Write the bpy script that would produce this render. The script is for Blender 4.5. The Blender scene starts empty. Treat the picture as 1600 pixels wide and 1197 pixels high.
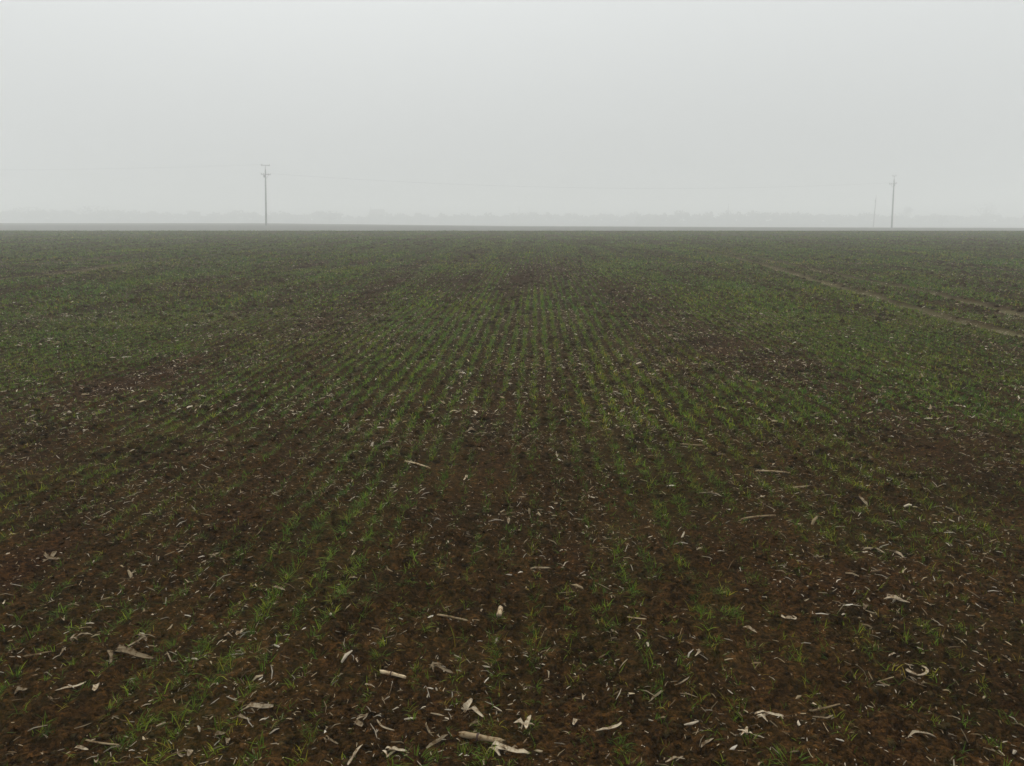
import bpy, math, random
import numpy as np
from mathutils import Vector

SC = bpy.context.scene
COL = SC.collection
R = math.radians

# ------------------------------------------------------------------ camera
F_PX, CX, CY, HORIZON = 1155.0, 800.0, 598.5, 346.0     # photograph 1600 x 1197
EYE = 1.70
PITCH = math.atan((CY - HORIZON) / F_PX)
cam_d = bpy.data.cameras.new('camera')
cam_d.sensor_width = 36.0
cam_d.lens = 36.0 * F_PX / 1600.0
cam_d.clip_start, cam_d.clip_end = 0.05, 4000.0
cam = bpy.data.objects.new('camera', cam_d)
COL.objects.link(cam)
cam.location = (0, 0, EYE)
cam.rotation_euler = (R(90) - PITCH, 0, 0)
SC.camera = cam

# ------------------------------------------------------------------ sky and sun
SUN_EL, SUN_ROT = R(38), R(-18)
world = bpy.data.worlds.new('World')
SC.world = world
world.use_nodes = True
nt = world.node_tree
nt.nodes.clear()
w_out = nt.nodes.new('ShaderNodeOutputWorld')
w_bg = nt.nodes.new('ShaderNodeBackground')
w_bg.inputs['Strength'].default_value = 0.10
w_sky = nt.nodes.new('ShaderNodeTexSky')
w_sky.sky_type = 'NISHITA'
w_sky.sun_disc = False
w_sky.sun_elevation = SUN_EL
w_sky.sun_rotation = SUN_ROT
w_sky.air_density, w_sky.dust_density = 1.0, 4.0
w_bw = nt.nodes.new('ShaderNodeHueSaturation')          # daylight greyed by the cloud deck
w_bw.inputs['Saturation'].default_value = 0.08
w_tc = nt.nodes.new('ShaderNodeTexCoord')
w_sep = nt.nodes.new('ShaderNodeSeparateXYZ')
w_mr = nt.nodes.new('ShaderNodeMapRange')               # overcast luminance: (1 + 2 sin h) / 3
w_mr.inputs['From Min'].default_value, w_mr.inputs['From Max'].default_value = 0.0, 1.0
CLOUD = 15.6
w_mr.inputs['To Min'].default_value, w_mr.inputs['To Max'].default_value = CLOUD / 3, CLOUD
w_tint = nt.nodes.new('ShaderNodeMix')
w_tint.data_type = 'RGBA'; w_tint.blend_type = 'MULTIPLY'
w_tint.inputs['Factor'].default_value = 1.0
w_tint.inputs[7].default_value = (0.972, 1.0, 0.995, 1)
w_mix = nt.nodes.new('ShaderNodeMix')
w_mix.data_type = 'RGBA'
w_mix.inputs['Factor'].default_value = 0.96
L = nt.links.new
L(w_tc.outputs['Generated'], w_sep.inputs[0]); L(w_sep.outputs['Z'], w_mr.inputs['Value'])
L(w_mr.outputs['Result'], w_tint.inputs[6]); L(w_sky.outputs[0], w_bw.inputs['Color'])
L(w_bw.outputs[0], w_mix.inputs[6]); L(w_tint.outputs[2], w_mix.inputs[7])
L(w_mix.outputs[2], w_bg.inputs['Color']); L(w_bg.outputs[0], w_out.inputs['Surface'])

sun_d = bpy.data.lights.new('sun', 'SUN')
sun_d.energy, sun_d.angle = 1.5, R(12)
sun_d.color = (1.0, 0.97, 0.93)
sun = bpy.data.objects.new('sun', sun_d)
COL.objects.link(sun)
sd = Vector((math.sin(SUN_ROT) * math.cos(SUN_EL), math.cos(SUN_ROT) * math.cos(SUN_EL), math.sin(SUN_EL)))
sun.rotation_euler = (-sd).to_track_quat('-Z', 'Y').to_euler()
sun.location = sd * 60

HAZE_DENSITY = 0.0031
SC.view_settings.view_transform = 'Standard'
SC.view_settings.look = 'None'
SC.view_settings.exposure = 0.0
SC.view_settings.gamma = 1.0
SC.cycles.max_bounces = 6
SC.cycles.diffuse_bounces = 2
SC.cycles.volume_bounces = 2
SC.cycles.use_adaptive_sampling = False
SC.cycles.use_denoising = True

# ------------------------------------------------------------------ numeric helpers
rng = np.random.default_rng(11)
random.seed(5)


def perlin(x, y, seed=0):
    x = np.asarray(x, float); y = np.asarray(y, float)
    xi = np.floor(x).astype(np.int64); yi = np.floor(y).astype(np.int64)
    xf, yf = x - xi, y - yi

    def g(ix, iy, dx, dy):
        h = (ix * 374761393 + iy * 668265263 + seed * 974711) & 0xFFFFFFFF
        h = ((h ^ (h >> 13)) * 1274126177) & 0xFFFFFFFF
        a = ((h ^ (h >> 16)) & 0xFFFF) * (2 * math.pi / 65536.0)
        return np.cos(a) * dx + np.sin(a) * dy
    u = xf * xf * xf * (xf * (xf * 6 - 15) + 10)
    v = yf * yf * yf * (yf * (yf * 6 - 15) + 10)
    a = g(xi, yi, xf, yf); b = g(xi + 1, yi, xf - 1, yf)
    c = g(xi, yi + 1, xf, yf - 1); d = g(xi + 1, yi + 1, xf - 1, yf - 1)
    return 1.5 * (a + u * (b - a) + v * ((c + u * (d - c)) - (a + u * (b - a))))


def lumps(x, y, seed=0):
    """rounded lumps of uneven height with creases between them, 0..1"""
    xi = np.floor(x).astype(np.int64); yi = np.floor(y).astype(np.int64)
    best = np.zeros(np.shape(x))
    for i in (-1, 0, 1):
        for j in (-1, 0, 1):
            cx, cy = xi + i, yi + j
            h = (cx * 374761393 + cy * 668265263 + seed * 974711) & 0xFFFFFFFF
            h = ((h ^ (h >> 13)) * 1274126177) & 0xFFFFFFFF
            h = h ^ (h >> 16)
            fx = cx + (h & 1023) / 1023.0; fy = cy + ((h >> 10) & 1023) / 1023.0
            a = .25 + .75 * ((h >> 20) & 255) / 255.0
            st = .7 + .6 * ((h >> 5) & 63) / 63.0
            d2 = ((x - fx) * st) ** 2 + ((y - fy) / st) ** 2
            best = np.maximum(best, a * np.sqrt(np.clip(1 - d2 / .62, 0, 1)))
    return best


def sstep(a, b, t):
    t = np.clip((t - a) / (b - a), 0, 1)
    return t * t * (3 - 2 * t)


# the near field rises very gently to a crest about 105 m off, dips, and lifts again to a farther field
_yy = np.linspace(-60, 1300, 6801)
_sl = 0.0058 - (0.0058 + 0.045) * sstep(88, 126, _yy)
_sl = _sl * (1 - sstep(130, 150, _yy))
_zz = np.cumsum(_sl) * (_yy[1] - _yy[0]); _zz -= np.interp(0, _yy, _zz)


def base_z(x, y):
    z = np.interp(y, _yy, _zz)
    u = np.clip(x / np.maximum(y, 60), -0.9, 0.9)
    z260 = np.interp(u, [-.9, -.33, 0, .5, .9], [.45, .35, -.05, -.4, -.6])
    z390 = np.interp(u, [-.9, -.33, 0, .5, .9], [1.0, .85, -.65, -1.6, -2.0])
    far = z260 + (z390 - z260) * np.clip((y - 260) / 130, 0, 1) - 0.006 * np.clip(y - 395, 0, 200)
    t = sstep(190, 260, y)
    z = z * (1 - t) + far * t
    return z + 0.05 * perlin(x / 9.0, y / 9.0, 3) * sstep(4, 20, y) * (1 - sstep(65, 85, y))


def to_ground(px, py):
    """photograph pixel -> point on the field"""
    dx, dy, dz = (px - CX) / F_PX, 1.0, -(py - CY) / F_PX
    c, s = math.cos(PITCH), math.sin(PITCH)
    vy, vz = dy * c + dz * s, -dy * s + dz * c
    t = -EYE / min(vz, -.004)
    for _ in range(8):
        z = float(base_z(np.array(dx * t), np.array(vy * t)))
        t += .8 * ((z - EYE) / vz - t)
    x, y = dx * t, vy * t
    return x, y


def up_slope(py):
    """rise over run of the sight line through a pixel row, straight ahead"""
    d = (CY - py) / F_PX
    return (d * math.cos(PITCH) - math.sin(PITCH)) / (math.cos(PITCH) + d * math.sin(PITCH))


def to_pixel(x, y, z):
    c, s = math.cos(PITCH), math.sin(PITCH)
    d = y * c - (z - EYE) * s
    v = y * s + (z - EYE) * c
    d = np.maximum(d, 0.05)
    return CX + F_PX * x / d, CY - F_PX * v / d


# drill rows run almost straight away from the camera
ROW_A = math.atan(37 * math.cos(PITCH) / F_PX)
ROW_GAP = 0.15


def row_uv(x, y):
    c, s = math.cos(ROW_A), math.sin(ROW_A)
    return x * c - y * s, x * s + y * c


def row_xy(u, v):
    c, s = math.cos(ROW_A), math.sin(ROW_A)
    return u * c + v * s, -u * s + v * c


# tractor wheel tracks crossing the field, as read from the photograph
TRACKS = [[(1660, 531), (1500, 497), (1380, 463), (1240, 425), (1150, 400), (1050, 384)],
          [(1660, 501), (1560, 478), (1430, 448), (1300, 425), (1190, 402), (1080, 384)],
          [(-60, 439), (0, 433), (110, 422), (220, 407), (300, 400)],
          [(-60, 418), (60, 410), (200, 396)]]
TRACKS = [[to_ground(*p) for p in t] for t in TRACKS]
TRACK_W = [0.20, 0.18, 0.34, 0.28]


def track_mask(x, y):
    m = np.zeros(np.shape(x))
    wob = 0.10 * perlin(x / 0.8, y / 0.8, 77)
    for t, w in zip(TRACKS, TRACK_W):
        for i, ((ax, ay), (bx, by)) in enumerate(zip(t[:-1], t[1:])):
            ex, ey = bx - ax, by - ay
            k = np.clip(((x - ax) * ex + (y - ay) * ey) / (ex * ex + ey * ey), 0, 1)
            d = np.hypot(x - ax - k * ex, y - ay - k * ey) + wob
            fade = 1.0
            if i == len(t) - 2:
                fade = 1 - k * 0.9
            m = np.maximum(m, (1 - sstep(w * 0.55, w * 1.25, d)) * fade)
    return m


# patches of thick and thin growth: (px, py, rx, ry, turn, weight) in the photograph, laid on the field
PATCHES = [(330, 655, 230, 26, -20, .42), (640, 585, 170, 24, -14, .40), (740, 482, 120, 20, -8, .28),
           (60, 765, 130, 24, -18, .32), (120, 505, 220, 40, -5, .28), (280, 547, 130, 14, -8, .32),
           (1380, 545, 170, 66, 10, .55), (1180, 480, 140, 38, 12, .34), (1270, 640, 150, 40, 0, .34),
           (1490, 770, 120, 50, 10, .22), (1330, 830, 90, 26, 0, .24), (390, 1010, 80, 90, 0, .26),
           (250, 1110, 110, 55, 0, .28), (480, 900, 45, 90, 25, .22), (190, 940, 90, 20, 0, .34),
           (560, 830, 70, 40, 0, .16), (1122, 945, 26, 34, 0, .8), (835, 640, 30, 60, 0, .25),
           (680, 690, 60, 70, 20, .22), (640, 850, 70, 40, 0, .16), (1420, 470, 60, 40, 0, .2),
           (160, 600, 200, 16, -9, -.60), (500, 512, 120, 14, -10, -.35), (140, 690, 140, 22, -15, -.42),
           (560, 640, 130, 18, -18, -.42), (870, 800, 150, 90, 0, -.36), (1190, 890, 140, 64, 8, -.48),
           (1030, 590, 60, 24, 10, -.28), (800, 438, 80, 26, 0, -.30), (1100, 535, 70, 24, 25, -.42),
           (1545, 545, 70, 22, 10, -.35), (1350, 715, 100, 18, 5, -.32), (760, 1090, 330, 80, 0, -.18),
           (1330, 1060, 250, 90, 0, -.22), (100, 860, 170, 38, -15, -.34), (60, 1020, 80, 50, 0, -.30),
           (420, 800, 130, 24, -15, -.25), (1560, 880, 100, 50, 0, -.15)]
STRIP = [to_ground(*p) for p in ((905, 490), (955, 590), (1000, 700), (1035, 780), (1130, 950))]
STRIP_U = float(np.mean([row_uv(*p)[0] for p in STRIP]))


def growth(x, y):
    """0..1, how thickly the young wheat stands"""
    z = base_z(x, y)
    px, py = to_pixel(x, y, z)
    d = np.interp(py, [350, 420, 520, 640, 800, 950, 1200], [.32, .55, .66, .65, .58, .51, .47])
    for (cx, cy, rx, ry, a, w) in PATCHES:
        c, s = math.cos(R(a)), math.sin(R(a))
        ex, ey = px - cx, py - cy
        d = d + (w * .9 if w > 0 else w * .55) * np.exp(-(((ex * c + ey * s) / rx) ** 2 + ((-ex * s + ey * c) / ry) ** 2))
    u, v = row_uv(x, y)
    su = STRIP_U + 0.05 * perlin(v / 2.5, 0 * v, 5)
    d = d + 0.8 * np.exp(-((u - su) / 0.13) ** 2) * sstep(3.5, 4.5, v) * (1 - sstep(15, 22, v)) * (0.55 + 0.6 * perlin(v / 1.1, 0 * v + 4, 8))
    d = d + 0.20 * perlin(u / 1.3, v / 4.5, 21) + (0.14 + .16 * (1 - sstep(4, 10, y))) * perlin(u / .40, v / .6, 22) + 0.20 * perlin(np.round(u / ROW_GAP) * 5.3, v / 2.2, 25) + 0.14 * perlin(x / 4.0, y / 6.0, 23) + 0.34 * perlin(u / .75, v / 11.0, 24) + 0.18 * perlin(u / 2.6, v / 16.0, 26)
    d = d - 0.9 * track_mask(x, y)
    return np.clip(d, 0, 1)


def spacing(y):
    dy = np.where(y < 1.4, 0.15, 0.0042 * np.maximum(y, 1.4) ** 1.3)
    return np.maximum(dy, (1.55 + 0.82 * np.maximum(y, 1.4)) / 370.0)


def ground_z(x, y, s=None):
    x = np.asarray(x, float); y = np.asarray(y, float)
    if s is None:
        s = spacing(y)
    z = base_z(x, y)
    u, v = row_uv(x, y)
    near = 1 - sstep(30, 60, y)

    def keep(lam):
        return np.clip((lam / (2.2 * s) - 0.6) / 0.8, 0, 1) * near
    z = z + 0.022 * perlin(x / 1.1, y / 1.1, 31) * near
    z = z + 0.006 * np.sin(2 * math.pi * u / ROW_GAP + 1.5 * perlin(u / .7, v / 1.5, 32)) * keep(.15)
    wx = x + 0.05 * perlin(x / .17, y / .17, 40); wy = y + 0.05 * perlin(x / .17, y / .17, 41)
    rough = 0.65 + 0.6 * perlin(x / .9, y / .9, 39)
    z = z + rough * (0.035 * np.abs(perlin(wx / .21, wy / .21, 33)) * keep(.21)
                     + 0.020 * np.abs(perlin(wx / .095, wy / .095, 34)) * keep(.095)
                     + 0.040 * lumps(wx / .105, wy / .105, 37) * keep(.10)
                     + 0.028 * lumps(wx / .048, wy / .048, 38) * keep(.05)
                     + 0.012 * perlin(wx / .02, wy / .02, 36) * keep(.024)) - 0.042
    return z - 0.05 * track_mask(x, y)


# ------------------------------------------------------------------ mesh and material helpers
def mesh_from(name, v, f, attr=None, smooth=False):
    """v (N,3); f: (M,3) or (M,4) array or list of tuples; attr: (N,3) colour per vertex"""
    me = bpy.data.meshes.new(name)
    v = np.asarray(v, np.float32)
    if isinstance(f, np.ndarray):
        k = f.shape[1]
        me.vertices.add(len(v)); me.loops.add(f.size); me.polygons.add(len(f))
        me.vertices.foreach_set('co', v.ravel())
        me.loops.foreach_set('vertex_index', f.astype(np.int32).ravel())
        me.polygons.foreach_set('loop_start', np.arange(0, f.size, k, dtype=np.int32))
        me.update(calc_edges=True)
        me.validate()
    else:
        me.from_pydata([tuple(p) for p in v.tolist()], [], f)
    if attr is not None:
        a = me.attributes.new('tint', 'FLOAT_COLOR', 'POINT')
        c = np.ones((len(v), 4), np.float32); c[:, :3] = attr
        a.data.foreach_set('color', c.ravel())
    if smooth:
        me.polygons.foreach_set('use_smooth', np.ones(len(me.polygons), bool))
    return me


def link(name, me, mat=None, parent=None, loc=(0, 0, 0), rot=(0, 0, 0), label=None, cat=None, group=None, kind=None):
    o = bpy.data.objects.new(name, me)
    COL.objects.link(o)
    o.location = loc; o.rotation_euler = rot
    if parent is not None:
        o.parent = parent
    if mat is not None and me is not None and not me.materials:
        me.materials.append(mat)
    for k, val in (('label', label), ('category', cat), ('group', group), ('kind', kind)):
        if val:
            o[k] = val
    return o


def material(name):
    m = bpy.data.materials.new(name)
    m.use_nodes = True
    n = m.node_tree
    b = n.nodes['Principled BSDF']
    return m, n, b


def noise(n, scale, detail=4, rough=.6, coord=None, dist=0.0):
    t = n.nodes.new('ShaderNodeTexNoise')
    t.inputs['Scale'].default_value = scale
    t.inputs['Detail'].default_value = detail
    t.inputs['Roughness'].default_value = rough
    t.inputs['Distortion'].default_value = dist
    if coord is not None:
        n.links.new(coord, t.inputs['Vector'])
    return t


def ramp(n, src, stops):
    r = n.nodes.new('ShaderNodeValToRGB')
    r.color_ramp.elements[0].position = stops[0][0]; r.color_ramp.elements[0].color = (*stops[0][1], 1)
    r.color_ramp.elements[1].position = stops[-1][0]; r.color_ramp.elements[1].color = (*stops[-1][1], 1)
    for p, c in stops[1:-1]:
        e = r.color_ramp.elements.new(p); e.color = (*c, 1)
    n.links.new(src, r.inputs['Fac'])
    return r


def mixc(n, fac, a, b, mode='MIX'):
    m = n.nodes.new('ShaderNodeMix'); m.data_type = 'RGBA'; m.blend_type = mode
    for sock, val in ((m.inputs['Factor'], fac), (m.inputs[6], a), (m.inputs[7], b)):
        if hasattr(val, 'node'):
            n.links.new(val, sock)
        elif isinstance(val, (int, float)):
            sock.default_value = val
        else:
            sock.default_value = (*val, 1)
    return m.outputs[2]


def soil_material():
    m, n, b = material('soil')
    geo = n.nodes.new('ShaderNodeNewGeometry')
    pos = geo.outputs['Position']
    at = n.nodes.new('ShaderNodeAttribute'); at.attribute_name = 'tint'
    sep = n.nodes.new('ShaderNodeSeparateColor'); n.links.new(at.outputs['Color'], sep.inputs[0])
    n1 = noise(n, 1.4, 5, .65, pos); n2 = noise(n, 26, 4, .7, pos); n3 = noise(n, 120, 3, .7, pos)
    c1 = ramp(n, n1.outputs['Fac'], [(.30, (.0210, .0100, .0033)), (.52, (.0312, .0148, .0047)), (.72, (.046, .0235, .0080))]).outputs[0]
    c2 = ramp(n, n2.outputs['Fac'], [(.30, (.38, .36, .34)), (.5, (1, 1, 1)), (.70, (2.0, 1.95, 1.85))]).outputs[0]
    c = mixc(n, 1.0, c1, c2, 'MULTIPLY')
    c3 = ramp(n, n3.outputs['Fac'], [(.3, (.50, .49, .48)), (.5, (1, 1, 1)), (.70, (1.7, 1.65, 1.58))]).outputs[0]
    c = mixc(n, 1.0, c, c3, 'MULTIPLY')
    vor = n.nodes.new('ShaderNodeTexVoronoi'); vor.inputs['Scale'].default_value = 75; vor.inputs['Randomness'].default_value = 1
    warp = mixc(n, .012, pos, noise(n, 40, 2, .5, pos).outputs['Color'])
    n.links.new(warp, vor.inputs['Vector'])
    sv = n.nodes.new('ShaderNodeSeparateColor'); n.links.new(vor.outputs['Color'], sv.inputs[0])
    c = mixc(n, 1.0, c, ramp(n, sv.outputs['Red'], [(0, (.42, .40, .38)), (.55, (.95, .95, .95)), (1, (1.85, 1.8, 1.7))]).outputs[0], 'MULTIPLY')
    # red: compacted wheel track, green: seedlings too small and far to build, blue: pale stubble of the far field
    c = mixc(n, sep.outputs['Red'], c, (.105, .090, .040))
    n4 = noise(n, 7, 5, .75, pos)
    g = ramp(n, n4.outputs['Fac'], [(.32, (.018, .021, .004)), (.5, (.040, .046, .008)), (.62, (.076, .086, .014))]).outputs[0]
    c = mixc(n, sep.outputs['Green'], c, g)
    c = mixc(n, sep.outputs['Blue'], c, (.055, .053, .034))
    n.links.new(c, b.inputs['Base Color'])
    b.inputs['Roughness'].default_value = .95
    b.inputs['Specular IOR Level'].default_value = .015
    ad0 = n.nodes.new('ShaderNodeMath'); ad0.operation = 'MULTIPLY_ADD'; ad0.inputs[1].default_value = -.35
    n.links.new(vor.outputs['Distance'], ad0.inputs[0]); n.links.new(n2.outputs['Fac'], ad0.inputs[2])
    add = n.nodes.new('ShaderNodeMath'); add.operation = 'MULTIPLY_ADD'; add.inputs[1].default_value = .45
    n.links.new(n3.outputs['Fac'], add.inputs[0]); n.links.new(ad0.outputs[0], add.inputs[2])
    bp = n.nodes.new('ShaderNodeBump'); bp.inputs['Strength'].default_value = .9; bp.inputs['Distance'].default_value = .03
    n.links.new(add.outputs[0], bp.inputs['Height']); n.links.new(bp.outputs[0], b.inputs['Normal'])
    return m


def leafy_material(name, translucent=.3, rough=.6):
    """colour from the mesh, light also coming through thin blades"""
    m, n, b = material(name)
    at = n.nodes.new('ShaderNodeAttribute'); at.attribute_name = 'tint'
    geo = n.nodes.new('ShaderNodeNewGeometry')
    n1 = noise(n, 160, 3, .6, geo.outputs['Position'])
    v = ramp(n, n1.outputs['Fac'], [(.3, (.8, .8, .78)), (.7, (1.2, 1.2, 1.2))]).outputs[0]
    c = mixc(n, 1.0, at.outputs['Color'], v, 'MULTIPLY')
    n.links.new(c, b.inputs['Base Color'])
    b.inputs['Roughness'].default_value = rough
    b.inputs['Specular IOR Level'].default_value = .06
    t = n.nodes.new('ShaderNodeBsdfTranslucent'); n.links.new(c, t.inputs['Color'])
    mx = n.nodes.new('ShaderNodeMixShader'); mx.inputs[0].default_value = translucent
    out = n.nodes['Material Output']
    n.links.new(b.outputs[0], mx.inputs[1]); n.links.new(t.outputs[0], mx.inputs[2]); n.links.new(mx.outputs[0], out.inputs['Surface'])
    return m


def residue_material(name, tint):
    m, n, b = material(name)
    tc = n.nodes.new('ShaderNodeTexCoord')
    oi = n.nodes.new('ShaderNodeObjectInfo')
    mp = n.nodes.new('ShaderNodeMapping'); mp.inputs['Scale'].default_value = (14, 190, 190)
    n.links.new(tc.outputs['Object'], mp.inputs['Vector'])
    fib = noise(n, 1.0, 4, .65, mp.outputs[0])
    blo = noise(n, 55, 3, .6, tc.outputs['Object'])
    f = ramp(n, fib.outputs['Fac'], [(.3, (.66, .62, .55)), (.55, (1, 1, 1)), (.75, (1.15, 1.14, 1.1))]).outputs[0]
    s = ramp(n, blo.outputs['Fac'], [(.36, (.42, .33, .24)), (.52, (1, 1, 1))]).outputs[0]
    r = ramp(n, oi.outputs['Random'], [(0, (.36, .32, .26)), (.5, (.66, .63, .58)), (1, (1.05, 1.03, 1.0))]).outputs[0]
    c = mixc(n, 1.0, mixc(n, 1.0, tint, f, 'MULTIPLY'), mixc(n, 1.0, s, r, 'MULTIPLY'), 'MULTIPLY')
    n.links.new(c, b.inputs['Base Color'])
    b.inputs['Roughness'].default_value = .8
    b.inputs['Specular IOR Level'].default_value = .06
    bp = n.nodes.new('ShaderNodeBump'); bp.inputs['Strength'].default_value = .5; bp.inputs['Distance'].default_value = .002
    n.links.new(fib.outputs['Fac'], bp.inputs['Height']); n.links.new(bp.outputs[0], b.inputs['Normal'])
    return m


def plain_material(name, c0, c1, scale, rough=.85, stretch=(1, 1, 1)):
    m, n, b = material(name)
    tc = n.nodes.new('ShaderNodeTexCoord')
    mp = n.nodes.new('ShaderNodeMapping'); mp.inputs['Scale'].default_value = stretch
    n.links.new(tc.outputs['Object'], mp.inputs['Vector'])
    t = noise(n, scale, 5, .6, mp.outputs[0])
    n.links.new(ramp(n, t.outputs['Fac'], [(.3, c0), (.7, c1)]).outputs[0], b.inputs['Base Color'])
    b.inputs['Roughness'].default_value = rough
    return m


M_SOIL = soil_material()
M_WHEAT = leafy_material('wheat_leaf', .30, .5)
M_LITTER = leafy_material('dry_litter', .12, .85)
M_HUSK = residue_material('bleached_husk', (.50, .425, .315))
M_STALK = residue_material('dry_stalk', (.52, .42, .28))
M_NODE = plain_material('stalk_node', (.03, .016, .010), (.07, .035, .02), 90)
M_CONCRETE = plain_material('weathered_pole', (.075, .07, .065), (.12, .115, .105), 6, .9, (1, 1, .2))
M_STEEL = plain_material('galvanised_steel', (.10, .10, .10), (.17, .17, .17), 9, .6)
M_GLASS = plain_material('porcelain', (.10, .07, .05), (.16, .12, .09), 12, .3)
M_WIRE = plain_material('cable', (.05, .05, .05), (.08, .08, .08), 4, .6)
M_BARK = plain_material('bark', (.045, .036, .028), (.085, .07, .055), 8, .95, (1, 1, .3))
M_TWIG = plain_material('winter_crown', (.035, .032, .024), (.075, .066, .045), 3, .95)
M_PLASTER = plain_material('house_plaster', (.16, .15, .14), (.22, .21, .20), 2)
M_ROOF = plain_material('house_roof', (.07, .05, .045), (.12, .085, .07), 5)
M_PANE = plain_material('window_pane', (.02, .025, .03), (.03, .035, .04), 2, .2)

# ------------------------------------------------------------------ the field, one sheet to beyond the fog
rows = list(np.arange(-30, 1.4, .3))
y = 1.4
while y < 1250:
    rows.append(y)
    y += 0.0042 * y ** 1.3
rows = np.array(rows)
cols = np.linspace(-1, 1, 741)
half = np.where(rows < 1.4, 2.7 + (1.4 - rows) * 1.2, 1.55 + 0.82 * np.maximum(rows, 1.4))
GX = cols[None, :] * half[:, None]
GY = np.repeat(rows[:, None], len(cols), 1)
GZ = ground_z(GX, GY)
nr, nc = GX.shape
idx = np.arange(nr * nc).reshape(nr, nc)
gf = np.stack([idx[:-1, :-1], idx[:-1, 1:], idx[1:, 1:], idx[1:, :-1]], -1).reshape(-1, 4)
GG = growth(GX, GY)
tint = np.zeros((nr, nc, 3), np.float32)
tint[..., 0] = track_mask(GX, GY) * 0.8 * (.6 + .8 * np.clip(perlin(GX / .5, GY / .5, 51) + .4, 0, 1))
tint[..., 0] = np.clip(tint[..., 0], 0, 1)
tint[..., 1] = GG * (0.15 + 0.60 * sstep(10, 60, GY)) * (1 - sstep(130, 145, GY)) + 0.45 * sstep(335, 365, GY) + .22 * sstep(18, 60, GY) * (1 - sstep(130, 145, GY))
tint[..., 2] = sstep(140, 150, GY) * (1 - sstep(330, 360, GY)) * .9
field = link('field_ground', mesh_from('field_ground', np.stack([GX, GY, GZ], -1).reshape(-1, 3), gf, tint.reshape(-1, 3), True), M_SOIL, kind='structure')
field['label'] = 'dark brown tilled field soil running to a crest in the fog'

# ------------------------------------------------------------------ power poles
def tube(rings, sides=10, cap=True):
    """rings: list of ((x,y,z), radius), drawn along z or any path"""
    v, f = [], []
    n = len(rings)
    for i, (p, r) in enumerate(rings):
        a = Vector(rings[max(i - 1, 0)][0]); b = Vector(rings[min(i + 1, n - 1)][0])
        d = (b - a).normalized() if (b - a).length > 1e-9 else Vector((0, 0, 1))
        q = d.to_track_quat('Z', 'Y')
        for k in range(sides):
            t = 2 * math.pi * k / sides
            v.append(Vector(p) + q @ Vector((r * math.cos(t), r * math.sin(t), 0)))
    for i in range(n - 1):
        for k in range(sides):
            k2 = (k + 1) % sides
            f.append((i * sides + k, i * sides + k2, (i + 1) * sides + k2, (i + 1) * sides + k))
    if cap:
        f.append(tuple(range(sides))[::-1]); f.append(tuple(range((n - 1) * sides, n * sides)))
    return v, f


def box(x0, x1, y0, y1, z0, z1):
    v = [(x, y, z) for z in (z0, z1) for y in (y0, y1) for x in (x0, x1)]
    return v, [(0, 2, 3, 1), (4, 5, 7, 6), (0, 1, 5, 4), (1, 3, 7, 5), (3, 2, 6, 7), (2, 0, 4, 6)]


def part(name, vf, mat, parent, smooth=False, loc=(0, 0, 0)):
    me = mesh_from(name, np.array([tuple(p) for p in vf[0]]), vf[1], None, smooth)
    return link(name, me, mat, parent, loc)


def power_pole(px, base_py, dist, top_py, yaw, lean, label, side=1, arm_top=1.0, arm_low=1.2, group=None, detail=True):
    c, s = math.cos(PITCH), math.sin(PITCH)
    # place on its azimuth at the given distance on the ground sheet
    x = (px - CX) / F_PX * (dist * c - (0 - EYE) * s)
    z = float(ground_z(np.array([x]), np.array([dist]))[0])
    h = EYE + up_slope(top_py) * dist - z
    root = link('power_pole', None, loc=(x, dist, z), rot=(0, lean, yaw), label=label, cat='power pole', group=group)
    zt = h * .935
    part('shaft', tube([((0, 0, -.4), .34), ((0, 0, h * .3), .30), ((0, 0, h * .7), .24), ((0, 0, zt), .19)], 12), M_CONCRETE, root, True)
    if not detail:
        part('crossarm', box(-.8, .8, .12, .22, zt - .45, zt - .33), M_STEEL, root)
        return root, h
    q = h / 14.0
    part('peak_post', tube([((0, 0, zt), .09), ((0, 0, h - .06), .08)], 8), M_STEEL, root, True)
    part('crossarm', box(-arm_top, arm_top, -.10, .10, h - .18, h), M_STEEL, root)
    zl = h * .855
    part('crossarm', box(-arm_low, arm_low, .25, .45, zl - .20, zl), M_STEEL, root)
    for sx in (-1, 1):
        part('brace', tube([((sx * .12, .35, zl - 1.4), .05), ((sx * arm_low * .62, .35, zl - .28), .05)], 6), M_STEEL, root)
    for xx, zz, yy in ((-arm_low * .93, zl, .35), (-arm_low * .5, zl, .35), (arm_low * .5, zl, .35), (arm_low * .93, zl, .35),
                       (-arm_top * .9, h, 0), (arm_top * .9, h, 0)):
        part('insulator', tube([((xx, yy, zz), .05), ((xx, yy, zz + .08), .11), ((xx, yy, zz + .14), .06), ((xx, yy, zz + .22), .12), ((xx, yy, zz + .34), .05)], 8), M_GLASS, root, True)
    part('switch_box', box(side * .45 - .24, side * .45 + .24, -.02, .45, zl - 1.05, zl - .32), M_STEEL, root)
    return root, h


pole_a, ha = power_pole(416.0, 352, 258, 258, R(4), R(3.2), 'tall utility pole with two crossarms, nearest and darkest, standing alone on the left', -1, 1.45, 1.6)
pole_b, hb = power_pole(1393.5, 355, 290, 274.5, R(30), R(-5.2), 'slightly leaning utility pole with short top bar, right of the fainter pole', 1, 1.1, 2.3)
pole_c, hc = power_pole(1365, 355, 470, 306, R(60), R(-6.8), 'faint fogged utility pole just left of the leaning pole', 1, .9, 1.4)
power_pole(811, 349, 760, 321, R(20), 0, 'barely visible distant pole rising from the trees at the centre', 1, detail=False)
power_pole(1136.5, 349, 700, 316, R(20), 0, 'barely visible distant pole above the darker wood', 1, detail=False)


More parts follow.
